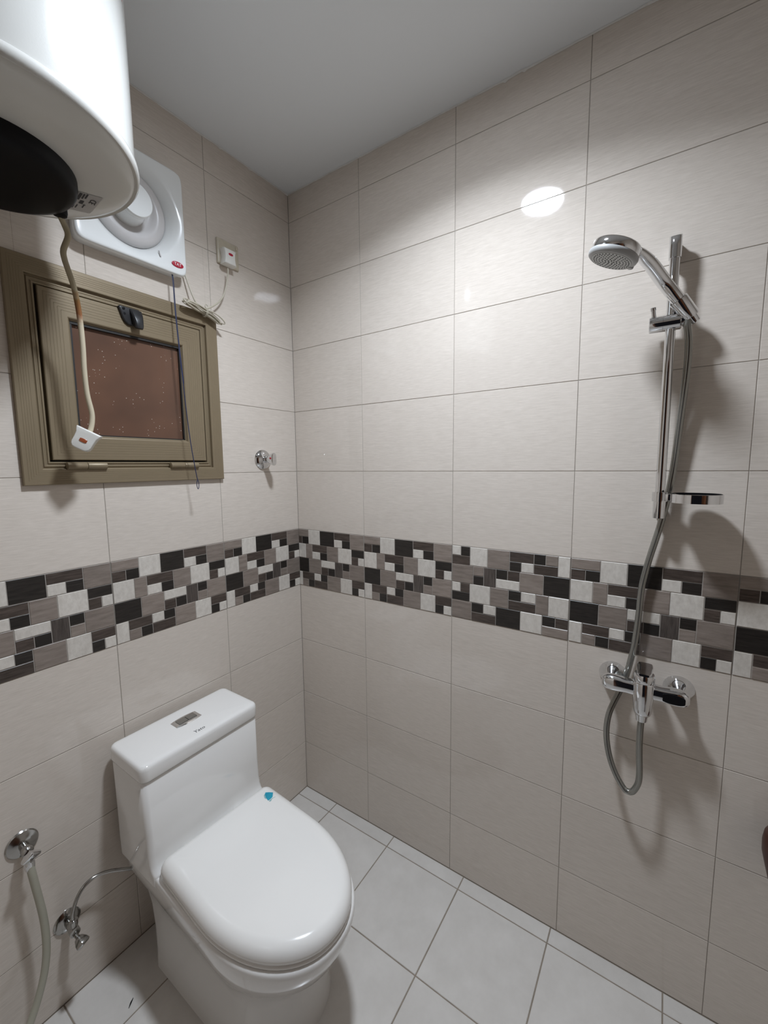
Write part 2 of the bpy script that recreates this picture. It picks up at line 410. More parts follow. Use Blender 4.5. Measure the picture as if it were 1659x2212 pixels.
for i in range(len(ex) - 1):
    for j in range(len(ey) - 1):
        o = bpy.data.objects.new('floor_tile', ftile(ex[i+1]-ex[i]-2*J, ey[j+1]-ey[j]-2*J)); COL.objects.link(o); o.parent = floor
        o.location = (-(ex[i]+ex[i+1])/2, -(ey[j]+ey[j+1])/2, random.uniform(-.0003, .0002))

# ragged plaster edge along the ceiling
def ragged(name, fn, length, n):
    mb = MB(); a, b, c = [], [], []
    for k in range(n + 1):
        s = length*k/n
        d = 0.002 + 0.0035*abs(noise.noise(Vector((s*14, length, 0)))) + (0.004 if noise.noise(Vector((s*40, 3, length))) > 0.45 else 0)
        e = 0.004 + 0.004*abs(noise.noise(Vector((s*20, 9, length))))
        a.append(fn(s, 0.0005, CEIL - d)); b.append(fn(s, e, CEIL - 0.0006)); c.append(fn(s, 0.0005, CEIL - 0.0003))
    vs_ = a + b + c; m = n + 1; fs = []
    for k in range(n):
        fs += [(k, k+1, m+k+1, m+k), (m+k, m+k+1, 2*m+k+1, 2*m+k)]
    mb.add(vs_, fs)
    o = mb.build(name, PLASTER, None, smooth=50); o['kind'] = 'structure'; o['label'] = 'ragged plaster edge where wall meets ceiling'
ragged('trim_1', lambda s, e, z: (-e, -s, z), 2.0, 260)
ragged('trim_2', lambda s, e, z: (-s, -e, z), 1.7, 220)

# brown door standing open behind the camera (shows only in reflections), dark passage beyond
d = MB().box((XN + 0.01, -1.825, 0.01), (XN + 0.72, -1.79, 2.04)).build('door_1', DOORW, None, bevel=0.003)
structure(d, 'brown veneered door')
fr = MB()
for a, b in (((XN - .1, -1.79, 0), (XN+.012, -1.75, 2.06)), ((XN - .1, -1.05, 0), (XN+.012, -1.01, 2.06)), ((XN - .1, -1.75, 2.03), (XN+.012, -1.05, 2.07))): fr.box(a, b)
fr.build('door_frame', DOORW, d, bevel=0.002)
MB().lathe([(.011,0),(.011,.04),(.016,.04),(.016,.05)], (XN+.66, -1.79, 1.0), (0,1,0), 20).build('door_handle', CHROME, d)

# ------------------------------------------------------------------ ceiling lamp
lx, ly = LAMP_POS
lamp = thing('ceiling_lamp', 'round white flush ceiling lamp lighting the room', 'lamp', (lx, ly, CEIL))
MB().lathe([(.090,0),(.094,.004),(.094,.014),(.090,.018),(.082,.018),(.082,.0)], (lx, ly, CEIL), (0,0,-1), 48, True, False).build('lamp_trim', FANW, lamp)
MB().lathe([(.081,.006),(.081,.012),(.074,.0145),(.055,.0155),(.03,.016),(.001,.016)], (lx, ly, CEIL), (0,0,-1), 48, True, True).build('lamp_diffuser', EMIT, lamp)
la = bpy.data.lights.new('lamp_light', 'AREA'); la.shape = 'DISK'; la.size = 0.148; la.energy = LAMP_WATTS; la.color = LAMP_COLOR; la.spread = math.radians(LAMP_SPREAD)
lo_ = bpy.data.objects.new('lamp_light', la); COL.objects.link(lo_); lo_.parent = lamp; lo_.location = (0, 0, -0.0175)

# ------------------------------------------------------------------ window
win = thing('window_1', 'small bronze aluminium hopper window with brown glass', 'window', ((WX0+WX1)/2, 0, WZ0))
win['kind'] = 'structure'
def sweep_frame(x0, x1, z0, z1, prof, name, mat):
    """four mitred bars; prof = (inset, outstand) pairs"""
    def corner(i, q):
        d, h = q
        return [(x0+d, -h, z0+d), (x1-d, -h, z0+d), (x1-d, -h, z1-d), (x0+d, -h, z1-d)][i]
    for i in range(4):
        mb = MB(); k = (i + 1) % 4
        a = [corner(i, q) for q in prof]; b = [corner(k, q) for q in prof]; n = len(prof)
        mb.add(a + b, [(j, j+1, n+j+1, n+j) for j in range(n-1)] + [tuple(range(n)), tuple(range(2*n-1, n-1, -1))])
        mb.build(name, mat, win, smooth=0)
def grooved(pts, h, g0, g1, n, wd=0.0008, dp=0.0004):
    out = []
    for k in range(n):
        c = g0 + (g1 - g0)*k/(n-1)
        out += [(c - wd/2, h), (c, h - dp), (c + wd/2, h)]
    return out
pf = [(0,-.002),(0,.0105),(.0018,.0125)] + grooved(None, .0125, .0105, .031, 5) + [(.0395,.0125),(.0412,.011),(.0412,.002),(.0445,.002),(.0470,.0045),(.0500,.0045),(.0515,.003),(.0535,.003),(.0555,.0055),(.0585,.0055),(.0595,.004),(.0595,-.04)]
sweep_frame(WX0, WX1, WZ0, WZ1, pf, 'frame_bar', ALU)
SX0, SX1, SZ0, SZ1 = -0.8640, -0.4275, 1.5190, 1.9510
ps = [(0,-.035),(0,.004),(.0018,.0058)] + grooved(None, .0058, .011, .047, 6) + [(.0600,.0058),(.0625,.0045),(.0655,-.002),(.0675,-.004),(.0675,-.018)]
sweep_frame(SX0, SX1, SZ0, SZ1, ps, 'sash_bar', ALU)
gk = MB()
for a, b in (((WX0+.05, .022, WZ0+.05), (SX0+.012, .034, WZ1-.05)), ((SX1-.012, .022, WZ0+.05), (WX1-.05, .034, WZ1-.05)), ((SX0, .022, WZ0+.05), (SX1, .034, SZ0+.012)), ((SX0, .022, SZ1-.012), (SX1, .034, WZ1-.05))): gk.box(a, b)
gk.build('seal', GASKET, win, smooth=0)
gx0, gx1, gz0, gz1 = SX0+.0675, SX1-.0675, SZ0+.0675, SZ1-.0675
g2 = MB()
for a, b in (((gx0-.002,.004,gz0-.002),(gx0+.004,.016,gz1+.002)), ((gx1-.004,.004,gz0-.002),(gx1+.002,.016,gz1+.002)), ((gx0,.004,gz0-.002),(gx1,.016,gz0+.003)), ((gx0,.003,gz1-.006),(gx1,.016,gz1+.002))): g2.box(a, b)
g2.build('glazing_gasket', GASKET, win, smooth=0)
MB().box((gx0-.004, .012, gz0-.004), (gx1+.004, .018, gz1+.004)).build('pane', GLASS, win, smooth=0)
# exterior cover behind the pane so the night stays outside
for hx in (-0.7905, -0.5125):
    h = MB()
    h.lathe([(.0065,0),(.0098,.0015),(.0098,.0455),(.0090,.047)], (hx-.048, -.0125, 1.5035), (1,0,0), 20)
    h.lathe([(.0090,.0),(.0098,.0015),(.0098,.0465),(.0065,.048)], (hx, -.0125, 1.5035), (1,0,0), 20)
    h.build('hinge', ALU, win)
# latch: backplate with a drop lever
lt = MB()
ring = []
for x, z in ((-.680,1.9535),(-.676,1.957),(-.624,1.957),(-.620,1.9535),(-.623,1.942),(-.6265,1.922),(-.632,1.9125),(-.640,1.9085),(-.655,1.9085),(-.664,1.914),(-.671,1.926),(-.676,1.942)):
    ring.append((x, z))
lt.rings([[(x, -.0058, z) for x, z in ring], [(x, -.012, z) for x, z in ring], [(-.65+(x+.65)*.9, -.0145, 1.934+(z-1.934)*.9) for x, z in ring]], True, True)
latch = lt.build('latch', LATCHP, win, bevel=0.0008)
lv = MB()
secs = []
for z, y0, y1, hw in ((1.953,-.013,-.019,.024),(1.944,-.013,-.024,.0235),(1.932,-.014,-.030,.021),(1.919,-.015,-.034,.018),(1.907,-.018,-.035,.0165),(1.899,-.023,-.034,.014)):
    cx = -.6385 + (1.953-z)*0.05
    secs.append([(cx-hw*.55, y0, z),(cx+hw*.85, y0, z),(cx+hw*.85, y1+.003, z),(cx+hw*.6, y1, z),(cx-hw*.35, y1, z),(cx-hw*.55, y1+.004, z)])
lv.rings(secs); lv.build('lever', LATCHP, latch, bevel=0.001)
for sx in (-.667, -.6265):
    MB().lathe([(.0042,0),(.0042,.002),(.002,.0025)], (sx, -.0135, 1.9505), (0,-1,0), 14).build('screw', BLACKP, latch)
MB().lathe([(.0035,0),(.0035,.0015)], (-.665, -.0135, 1.9365), (0,-1,0), 14).build('screw', BLACKP, latch)

# ------------------------------------------------------------------ exhaust fan
FX, FZ, FH = -0.6325, 2.237, 0.1505
fan = thing('exhaust_fan', 'square white exhaust fan with round dish above the window', 'exhaust fan', (FX, 0, FZ-FH))
def sq(a, half, n=16): return half / ((abs(math.cos(a))**n + abs(math.sin(a))**n)**(1.0/n))
NS = 192
def fring(rf, dpt): return [(FX + rf(a)*math.cos(a), -dpt, FZ + rf(a)*math.sin(a)) for a in [2*math.pi*k/NS for k in range(NS)]]
rs = []
for r, dd in ((.1045,.006),(.107,.012),(.109,.0165),(.113,.0215),(.120,.0295),(.128,.0360),(.134,.0395)): rs.append(fring(lambda a, r=r: r, dd))
for t, dd in ((.35,.0410),(.7,.0425),(1.0,.0432)): rs.append(fring(lambda a, t=t: .134 + (sq(a, FH-.006)-.134)*t, dd))
for ins, dd in ((.003,.0425),(.0008,.040),(0,.036),(.0,.027)): rs.append(fring(lambda a, ins=ins: sq(a, FH-ins), dd))
MB().rings(rs, False, False).build('front_cover', FANW, fan, smooth=40)
rs = [fring(lambda a: sq(a, FH-.002), .029), fring(lambda a: sq(a, FH-.0045), .028), fring(lambda a: sq(a, FH-.0045), .002), fring(lambda a: sq(a, FH-.0045), .0002)]
MB().rings(rs, False, True).build('housing', FANW, fan, smooth=40)
FXd, FZd = FX + .003, FZ + .002
MB().lathe([(.1045,.004),(.1040,.009),(.100,.0165),(.092,.0225),(.082,.0250),(.072,.0225),(.063,.0165),(.056,.0125),(.050,.0115),(.02,.0115)], (FXd, 0, FZd), (0,-1,0), 96, True, True).build('dish', FANG, fan, smooth=60)
hub = MB().lathe([(.050,.010),(.048,.030),(.0435,.052),(.0435,.058),(.0455,.0595),(.0465,.063),(.0460,.0705),(.0435,.0735),(.03,.0745),(.001,.075)], (FX-.007, 0, FZ-.003), (0,-1,0), 64).build('hub', FANW, fan, smooth=40)
# small pointer under the dish
MB().add([(-.566,-.0335,2.1395),(-.5615,-.0345,2.1255),(-.5615,-.0435,2.1215),(-.566,-.0435,2.1215),(-.5655,-.0405,2.137),(-.562,-.041,2.126)], [(0,1,2,3),(0,3,4),(1,5,2),(4,3,2,5),(0,4,5,1)]).build('pointer', FANG, fan, smooth=0)
n = 40
logo = MB()
lg = lambda s, y: [(-.5125 + .0185*s*math.cos(2*math.pi*k/n), y, 2.1165 + .0085*s*math.sin(2*math.pi*k/n)) for k in range(n)]
logo = MB().rings([lg(1,-.0425), lg(1,-.0440), lg(.95,-.0443)]).build('badge', RED, fan)
logo['label'] = 'small red oval badge with white letters'
lettering('letters', 'TAT', .0125, (-.5125, -.0445, 2.1165), (1,0,0), (0,0,1), LETTER, logo)
# pull cord
pc = [(-.5255,-.030,2.090),(-.5255,-.0335,2.06),(-.5252,-.034,2.0),(-.5240,-.036,1.93),(-.5222,-.040,1.85),(-.5195,-.045,1.76),(-.5165,-.050,1.66),(-.5120,-.055,1.57),(-.5050,-.060,1.49),(-.5005,-.062,1.455)]
cd = MB(); cd.tube(spline(pc, 6), .0013, 8)
cd.tube([(x+.0022-.002*(2.09-z)/.63*0.6, y-.001, z) for x, y, z in spline(pc, 6) if z > 1.75], .0009, 6)
lp = [(-.5005 + .0035*math.sin(t), -.062, 1.441 - .014*math.cos(t+math.pi)*-1 ) for t in [2*math.pi*k/20 for k in range(21)]]
cd.tube(lp, .0011, 8)
MBc = cd.build('pull_cord', BLUEC, fan); MBc['label'] = 'thin dark blue pull cord ending in a loop'
# mains lead of the fan: down, coiled, up to the plug
ld = MB()
ld.tube(spline([(-.4850,-.004,2.150),(-.4790,-.010,2.130),(-.4720,-.016,2.105),(-.4640,-.020,2.075),(-.4560,-.024,2.048),(-.4460,-.026,2.028),(-.430,-.028,2.020)], 8), .0024, 8)
ld.tube(spline([(-.3220,-.030,2.178),(-.3225,-.031,2.165),(-.3260,-.030,2.140),(-.3330,-.028,2.110),(-.3440,-.026,2.080),(-.3620,-.026,2.056),(-.3860,-.027,2.036),(-.4080,-.028,2.022),(-.430,-.028,2.018)], 8), .0026, 8)
for q in range(6):
    ph = q*0.7; rr = random.Random(q)
    pts = []
    lenx = .066 + rr.uniform(-.008, .006); hz = .0085 + rr.uniform(-.003, .004); dy = -.026 - .003*q*0.7 + rr.uniform(-.002, .002)
    cx, cz = -.4255 + rr.uniform(-.006, .006), 2.006 + rr.uniform(-.003, .003)
    for k in range(25):
        t = 2*math.pi*k/24
        u_ = lenx*math.cos(t); v_ = hz*math.sin(t)*(0.35 + 0.65*abs(math.cos(t))**.8) 
        dip = -.012*max(0, math.cos(t))**2
        pts.append((cx + u_*.985, dy + .007*math.sin(t + ph) - .006*abs(math.cos(t)), cz - u_*.16 + v_ + dip))
    ld.tube(spline(pts, 3), .0022, 7)
for q in range(2):
    tp = [(-.4200 + .004*q + .0015*math.sin(t), -.030 + .013*math.cos(t), 2.0055 + .0135*math.sin(t)) for t in [2*math.pi*k/18 for k in range(19)]]
    ld.tube(tp, .0013, 6)
ld.tube(spline([(-.421,-.041,2.012),(-.428,-.045,2.020),(-.4235,-.046,2.026),(-.417,-.044,2.022)], 5), .0012, 6)
ldo = ld.build('power_lead', CORDC, fan); ldo['label'] = 'cream lead coiled and tied in a bundle'

def plug_mesh(mb, M_, w_=.052, h_=.050, t_=.024):
    """UK style plug: x width, z height, front +y local; waisted sides"""
    out = []
    def ringp(sc, y):
        pts = []
        for k in range(11):
            u_ = -1 + 2*k/10; pts.append((w_/2*sc*(.82 + .18*u_*u_)*1.0, y, h_/2*sc*u_))
        R = pts; Lp = [(-x, y_, z) for x, y_, z in reversed(pts)]
        return [M_ @ Vector(p) for p in R + Lp]
    mb.rings([ringp(.94, 0), ringp(1, .003), ringp(1, t_*.6), ringp(.96, t_*.88), ringp(.88, t_)])
# ------------------------------------------------------------------ wall socket with the fan's plug in it
sk = thing('wall_socket', 'yellowed square socket outlet near the corner, a white plug in it', 'socket', (-.3005, 0, 2.197))
MB().add([(-.3440,0,2.1965),(-.2570,0,2.1965),(-.2570,0,2.2805),(-.3440,0,2.2805),(-.3440,-.006,2.1965),(-.2570,-.006,2.1965),(-.2570,-.006,2.2805),(-.3440,-.006,2.2805),(-.3400,-.0095,2.2005),(-.2610,-.0095,2.2005),(-.2610,-.0095,2.2765),(-.3400,-.0095,2.2765)],
         [(0,1,2,3),(0,4,5,1),(1,5,6,2),(2,6,7,3),(3,7,4,0),(4,8,9,5),(5,9,10,6),(6,10,11,7),(7,11,8,4),(8,11,10,9)]).build('plate', IVORY, sk, bevel=0.0025)
MB().box((-.272,-.0125,2.262),(-.265,-.009,2.274)).build('rocker', IVORY, sk, bevel=0.001)
pm = MB(); Mp = Matrix.Translation((-.3135, -.0095, 2.2170)) @ Matrix.Rotation(math.pi, 4, 'Z')
plug_mesh(pm, Mp, .050, .052, .028)
pg = pm.build('plug', PLUGW, fan, bevel=0.0012); pg['label'] = 'white plug with a small red mark'
pn = lambda s, y: [(-.3125 + .0085*s*max(-1, min(1, 1.15*math.cos(2*math.pi*k/24))), y, 2.2245 + .0042*s*math.sin(2*math.pi*k/24)) for k in range(24)]
MB().rings([pn(1,-.0372), pn(1,-.0380), pn(.9,-.0383)]).build('mark', RED, pg)

# ------------------------------------------------------------------ stop valve by the corner
sv = thing('stop_valve', 'chrome stop valve with a red dot on the window wall', 'valve', (-.1815, 0, 1.525))
MB().lathe([(.038,0),(.0385,.002),(.036,.007),(.028,.0125),(.019,.0165),(.014,.018)], (-.1815,0,1.525), (0,-1,0), 48).build('escutcheon', CHROME, sv)
MB().lathe([(.0125,.015),(.0125,.022),(.0145,.0235),(.0145,.030),(.012,.031)], (-.1815,0,1.525), (0,-1,0), 32).build('bonnet', CHROME, sv)
hd = MB(); hs_ = []
for t, rx, rz in ((.029,.0105,.0105),(.036,.0125,.0125),(.047,.0120,.0175),(.058,.0115,.0225),(.066,.0110,.0245),(.0690,.0095,.0235)):
    hs_.append([(-.1815 + rx*math.copysign(abs(math.cos(a))**.7, math.cos(a)), -t, 1.525 + rz*math.copysign(abs(math.sin(a))**.7, math.sin(a))) for a in [2*math.pi*k/28 for k in range(28)]])
hdl = hd.rings(hs_).build('handle', CHROME, sv, smooth=50)
MB().lathe([(.0042,0),(.0042,.0012),(.002,.0016)], (-.1925,-.059,1.5285), (-1,-.05,0), 16).build('red_dot', RED, hdl)

# ------------------------------------------------------------------ water heater
HC = Vector((-1.0020, -0.2680, 0))
ht = thing('water_heater', 'white cylindrical water heater hung high beside the window', 'water heater', (HC.x, HC.y, 2.03))
HB = 2.088
MB().lathe([(.2335,HB+.012),(.2345,HB+.030),(.2350,HB+.10),(.2350,2.545),(.2345,2.552)], HC, (0,0,1), 128, True, True).build('body', HEATW, ht, smooth=40)
MB().lathe([(.2300,HB-.001),(.2370,HB-.003),(.2405,HB+.001),(.2415,HB+.008),(.2405,HB+.015),(.2370,HB+.0185),(.2330,HB+.019)], HC, (0,0,1), 128, True, True).build('rim', HEATW, ht, smooth=60)
def dome_z(r): return HB + .002 - .034*(1 - (r/.233)**2)**.5 if r < .233 else HB + .002
prof = [(.2325*t, dome_z(.2325*t)) for t in (1, .985, .96, .92, .86, .78, .68, .56, .42, .25, .1, .001)]
MB().lathe(prof, HC, (0,0,1), 96, False, True).build('bottom_cap', HEATCAP, ht, smooth=60)
HK = Vector((-1.006, -0.262, 0))
cv = MB().lathe([(.138,2.076),(.1385,2.052),(.137,2.044),(.131,2.036),(.118,2.0315),(.06,2.029),(.001,2.0285)], HK, (0,0,1), 72).build('cover', BLACKP, ht, smooth=40)
cv['label'] = 'black round element cover'
MB().lathe([(.014,2.066),(.0145,2.046),(.013,2.040),(.008,2.038)], (-.8745,-.2080,0), (0,0,1), 20).build('cord_clamp', BLACKP, cv)
mb = MB(); mb.box((HC.x-.10,-.034,2.40),(HC.x+.10,-.0005,2.43)).box((HC.x-.11,-.006,2.36),(HC.x-.08,-.0005,2.47)).box((HC.x+.08,-.006,2.36),(HC.x+.11,-.0005,2.47))
mb.build('bracket', HEATCAP, ht, bevel=0.001)
rm = []
for zz, a0, a1 in ((2.385,-37.2,-36.6),(2.400,-38.6,-36.4),(2.415,-39.6,-36.3),(2.440,-40.5,-36.2)):
    rm.append([(HC.x + .2356*math.cos(math.radians(a)), HC.y + .2356*math.sin(math.radians(a)), zz) for a in (a0, (a0+a1)/2, a1)])
MB().rings(rm, False, False, closed=False).build('red_mark', RED, ht, smooth=0)
# rating label following the curve of the bottom
c0 = Vector((-.8410, -.2500, 0)); ua = Vector((1, -.12, 0)).normalized(); va = Vector((.12, 1, 0)).normalized()
def patch(u0, u1, v0, v1, dz, nu=8, nv=8):
    rows_ = []
    for i in range(nu + 1):
        rr = []
        for j in range(nv + 1):
            p = c0 + ua*(u0+(u1-u0)*i/nu) + va*(v0+(v1-v0)*j/nv); r_ = (Vector((p.x, p.y, 0)) - HC).length
            rr.append(Vector((p.x, p.y, dome_z(r_) - dz)))
        rows_.append(rr)
    return rows_
lab = MB().rings(patch(-.021, .021, -.046, .046, .0006), False, False, closed=False).build('rating_label', STICKERG, ht, smooth=60)
for u0, u1, v0, v1 in ((-.019,-.014,-.042,-.012),(-.019,-.016,-.006,.010),(-.012,-.009,-.042,-.020),(-.011,-.004,-.012,.004),(-.019,-.015,.016,.034),(-.012,-.010,.012,.030),(-.007,-.004,-.044,-.024),(-.001,.001,.006,.022),(-.002,.002,.004,.008)):
    MB().rings(patch(u0, u1, v0, v1, .0011, 3, 3), False, False, closed=False).build('print', INK, lab, smooth=0)
pce = c0 + ua*.009 + va*-.018; zc = dome_z((Vector((pce.x, pce.y, 0)) - HC).length) - .0015
lettering('print', 'CE', .016, (pce.x, pce.y, zc), va, ua, INK, lab, .0003)
# dangling flex and plug
fx = [(-.8745,-.205,2.046),(-.8680,-.197,2.040),(-.8600,-.190,2.030),(-.8538,-.185,2.0132),(-.8596,-.170,1.9862),(-.8565,-.163,1.970),(-.8487,-.155,1.9530),(-.8346,-.140,1.9250),(-.8236,-.125,1.8900),(-.8171,-.115,1.848),(-.8145,-.110,1.7948),(-.8140,-.105,1.740),(-.8104,-.100,1.6847),(-.8036,-.100,1.6396),(-.8043,-.100,1.6163),(-.8085,-.100,1.5973),(-.813,-.100,1.585)]
fl = MB().tube(spline(fx, 5), .0060, 12).build('flex', FLEX, ht); fl['label'] = 'cream flex with a scorched brown stretch'
ang = math.radians(-29)
Mp = Matrix.Translation((-.8245, -.100, 1.5680)) @ Matrix.Rotation(math.radians(-31), 4, 'Z') @ Matrix.Rotation(ang*-1, 4, 'Y') @ Matrix.Rotation(math.pi, 4, 'Z')
pm = MB()
def plug2(mb, M_):
    def ring(sc, y):
        o = [(-.026,.024),(.026,.024),(.0255,.020),(.022,.012),(.0205,.0),(.0205,-.012),(.019,-.018),(.015,-.0225),(.009,-.024),(-.009,-.024),(-.015,-.0225),(-.019,-.018),(-.0205,-.012),(-.0205,.0),(-.022,.012),(-.0255,.020)]
        return [M_ @ Vector((x*sc*1.1, y, z*sc*1.1)) for x, z in o]
    mb.rings([ring(.95,-.012), ring(1,-.010), ring(1,.006), ring(.97,.010), ring(.93,.012)])
plug2(pm, Mp)
hp = pm.build('plug', PLUGW, ht, bevel=0.0012, bang=40); hp['label'] = 'white plug hanging from the flex'
po = lambda s, y: [Mp @ Vector((.0105*s*max(-.8, min(.8, 1.2*math.cos(2*math.pi*k/28))), y, -.002 + .0048*s*math.sin(2*math.pi*k/28))) for k in range(28)]
MB().rings([po(1,.0115), po(1,.0128), po(.9,.0132)]).build('indicator', AMBER, hp)
pinm = MB()
for px_, pz_ in ((-.011,-.010),(.011,-.010),(0,.011)):
    vs_ = [Mp @ Vector((px_+a, y, pz_+b)) for y in (-.012,-.030) for a, b in ((-.003,-.002),(.003,-.002),(.003,.002),(-.003,.002))]
    pinm.add(vs_, [(0,1,2,3),(4,7,6,5),(0,4,5,1),(1,5,6,2),(2,6,7,3),(3,7,4,0)])
pinm.build('pins', CHROME, hp)

# ------------------------------------------------------------------ toilet
TX = -0.6155
tl = thing('toilet', 'white one-piece toilet with its lid closed', 'toilet', (TX, -.38, 0))
def outline(z, wb, wf, yb, yf, ym=-.44, rb=.03, ex=2.25, ns=8, na=40, nc=5, rot=0.0, dx=0.0):
    """closed D outline: straight back with rounded corners, sides, blunt elliptical front"""
    R = []
    # right half from the middle of the back to the front tip (x>0), then mirrored
    R.append((0.0, yb))
    for k in range(nc + 1):
        a = math.radians(90 - 90*k/nc); R.append((wb - rb + rb*math.cos(a), yb - rb + rb*math.sin(a)))
    for k in range(1, ns + 1):
        t = k/ns; y = yb - rb + (ym - yb + rb)*t; s_ = t*t*(3-2*t); R.append((wb + (wf-wb)*s_, y))
    for k in range(1, na//2 + 1):
        a = math.pi/2*k/(na//2)
        R.append((wf*max(math.cos(a), 0)**(2/ex), ym + (yf-ym)*math.sin(a)**(2/ex)))
    Lh = [(-x, y) for x, y in reversed(R[1:-1])]
    c_, s_ = math.cos(math.radians(rot)), math.sin(math.radians(rot))
    return [Vector((TX + dx + c_*x - s_*(y+.12), -.12 + s_*x + c_*(y+.12), z)) for x, y in R + Lh]
def shrink(ring, d, z):
    c = Vector((0,0,0))
    for p in ring: c += p
    c /= len(ring); out = []; n = len(ring)
    for i, p in enumerate(ring):
        t = ring[(i+1) % n] - ring[i-1]; nrm = Vector((t.y, -t.x, 0)).normalized()
        if nrm.dot(p - c) < 0: nrm = -nrm
        q = p - nrm*d; out.append(Vector((q.x, q.y, z)))
    return out
def bl(z, wb, wf, yb, yf):
    t = max(0, min(1, (z-.15)/.23)); t = t*t*(3-2*t)
    return outline(z, wb, wf, yb, yf, ym=-.50+.025*t, ex=2.25-.1*t, rot=-2.8*t, dx=.006*t)
bowl = [bl(*a) for a in ((0,.150,.150,-.105,-.622),(.006,.1485,.1485,-.103,-.621),(.05,.145,.145,-.10,-.619),(.12,.143,.145,-.095,-.622),(.19,.143,.145,-.082,-.634),(.235,.148,.150,-.068,-.652),(.262,.156,.158,-.054,-.672),(.282,.163,.164,-.046,-.690),(.290,.167,.1675,-.041,-.698),(.2935,.171,.172,-.037,-.706),(.298,.175,.176,-.035,-.715),(.306,.179,.1785,-.034,-.722),(.335,.183,.183,-.031,-.735),(.368,.184,.186,-.030,-.7455),(.380,.184,.1865,-.030,-.746),(.3865,.182,.1845,-.032,-.7435),(.3885,.178,.180,-.036,-.738))]
MB().rings(bowl).build('bowl', CERAMIC, tl, smooth=50)
# tank
def trr(z, hw, yb, yf, r=.015): return rrect(TX - hw, TX + hw, yf, yb, r, z, 6)
tank = [trr(.36,.186,-.031,-.238), trr(.388,.1865,-.030,-.240), trr(.3935,.1865,-.030,-.2345), trr(.402,.1868,-.030,-.2265), trr(.415,.187,-.030,-.221), trr(.44,.187,-.030,-.2175), trr(.50,.187,-.030,-.2145), trr(.6505,.1885,-.030,-.2105), trr(.6530,.1865,-.032,-.2085)]
MB().rings(tank).build('tank', CERAMIC, tl, smooth=50)
lid = [trr(.6545,.178,-.036,-.2005,.016), trr(.6565,.178,-.036,-.2005,.016), trr(.6567,.1885,-.028,-.2125,.018), trr(.6580,.1905,-.026,-.2145,.020), trr(.6620,.1915,-.0245,-.2160,.021), trr(.688,.1915,-.024,-.2165,.021), trr(.6955,.1903,-.0255,-.2152,.020), trr(.7000,.1876,-.0285,-.2122,.018), trr(.7022,.1830,-.033,-.2075,.015), trr(.7030,.174,-.042,-.199,.010)]
tlid = MB().rings(lid).build('tank_lid', CERAMIC, tl, smooth=60)
# flush button, two halves in a barrel-shaped surround
bx, by, bz = -.6145, -.1055, .7028
def barrel(sx, sy, z, bul=.0):
    o = []
    for k in range(13):
        u_ = -1 + 2*k/12; o.append(Vector((bx + sx*u_, by + sy*(1 + bul*(1-u_*u_)), z)))
    for k in range(13):
        u_ = 1 - 2*k/12; o.append(Vector((bx + sx*u_, by - sy*(1 + bul*(1-u_*u_)), z)))
    return o
fb = MB().rings([barrel(.0410,.0190,bz-.001,.28), barrel(.0410,.0190,bz+.001,.28), barrel(.0385,.0165,bz+.0035,.30)]).build('flush_button', CHROME, tl, smooth=30)
for s_ in (-1, 1):
    h = MB(); x0, x1 = (bx-.029, bx-.0007) if s_ < 0 else (bx+.0007, bx+.029)
    h.box((x0, by-.0125, bz+.002), (x1, by+.0135, bz+.0060)); h.build('half_button', BUTTON, fb, bevel=0.0012)
lettering('brand_print', 'Yato', .0185, (-.6215, -.1865, .7031), (1,0,0), (0,1,0), INK, tl, .0002, .25)
# seat ring and lid
seat_o = outline(.3885,.178,.1810,-.250,-.7430,-.47,.028,2.08,rot=-3.4,dx=.008)
MB().rings([shrink(seat_o, .010, .3875), shrink(seat_o, .002, .3895), shrink(seat_o, -.001, .395), shrink(seat_o, 0, .4000), shrink(seat_o, .006, .4030)]).build('seat', SEATP, tl, smooth=60)
lo = outline(.404,.1805,.1820,-.246,-.7440,-.47,.030,2.08,rot=-3.4,dx=.008)
lvl = [(.008,.4030),(.002,.4042),(-.0005,.4070),(-.0005,.4150),(.0015,.4230),(.0060,.4310),(.0130,.4375),(.0220,.4415),(.0290,.4430)]
lidr = [shrink(lo, d_, z_) for d_, z_ in lvl]
lc = Vector((TX, -.49, 0))
for k_, z_ in ((.8,.4440),(.55,.4450),(.25,.4455)):
    lidr.append([Vector((lc.x + (p.x-lc.x)*k_, lc.y + (p.y-lc.y)*k_, z_)) for p in lidr[len(lvl)-1]])
slid = MB().rings(lidr).build('seat_lid', SEATP, tl, smooth=60)
for hx in (-.085, .085):
    MB().lathe([(.009,-.014),(.010,-.012),(.010,.012),(.009,.014)], (TX+hx, -.2415, .3985), (1,0,0), 20).build('hinge', SEATP, tl)
# torn film sticker on the lid
sz = .4440
def film(name, pts, mat, z1, par):
    return MB().rings([[(x, y, sz-.0015) for x, y in pts], [(x, y, z1) for x, y in pts]]).build(name, mat, par, smooth=0)
st = film('sticker', ((-.4827,-.3032),(-.4756,-.2989),(-.4686,-.3077),(-.4621,-.3195),(-.4749,-.3318),(-.4860,-.3335),(-.4938,-.3324),(-.4915,-.3240),(-.4899,-.3183)), TEAL, sz, tl)
st['label'] = 'torn scrap of teal film'
film('tail', ((-.4860,-.3350),(-.4811,-.3350),(-.4689,-.3392),(-.4811,-.3372),(-.4903,-.3413),(-.4939,-.3396),(-.4945,-.3350)), AQUA, sz-.0001, st)
film('tail', ((-.4827,-.3032),(-.4899,-.3183),(-.4930,-.3230),(-.4930,-.3150),(-.4870,-.3040)), AQUA, sz+.0003, st)

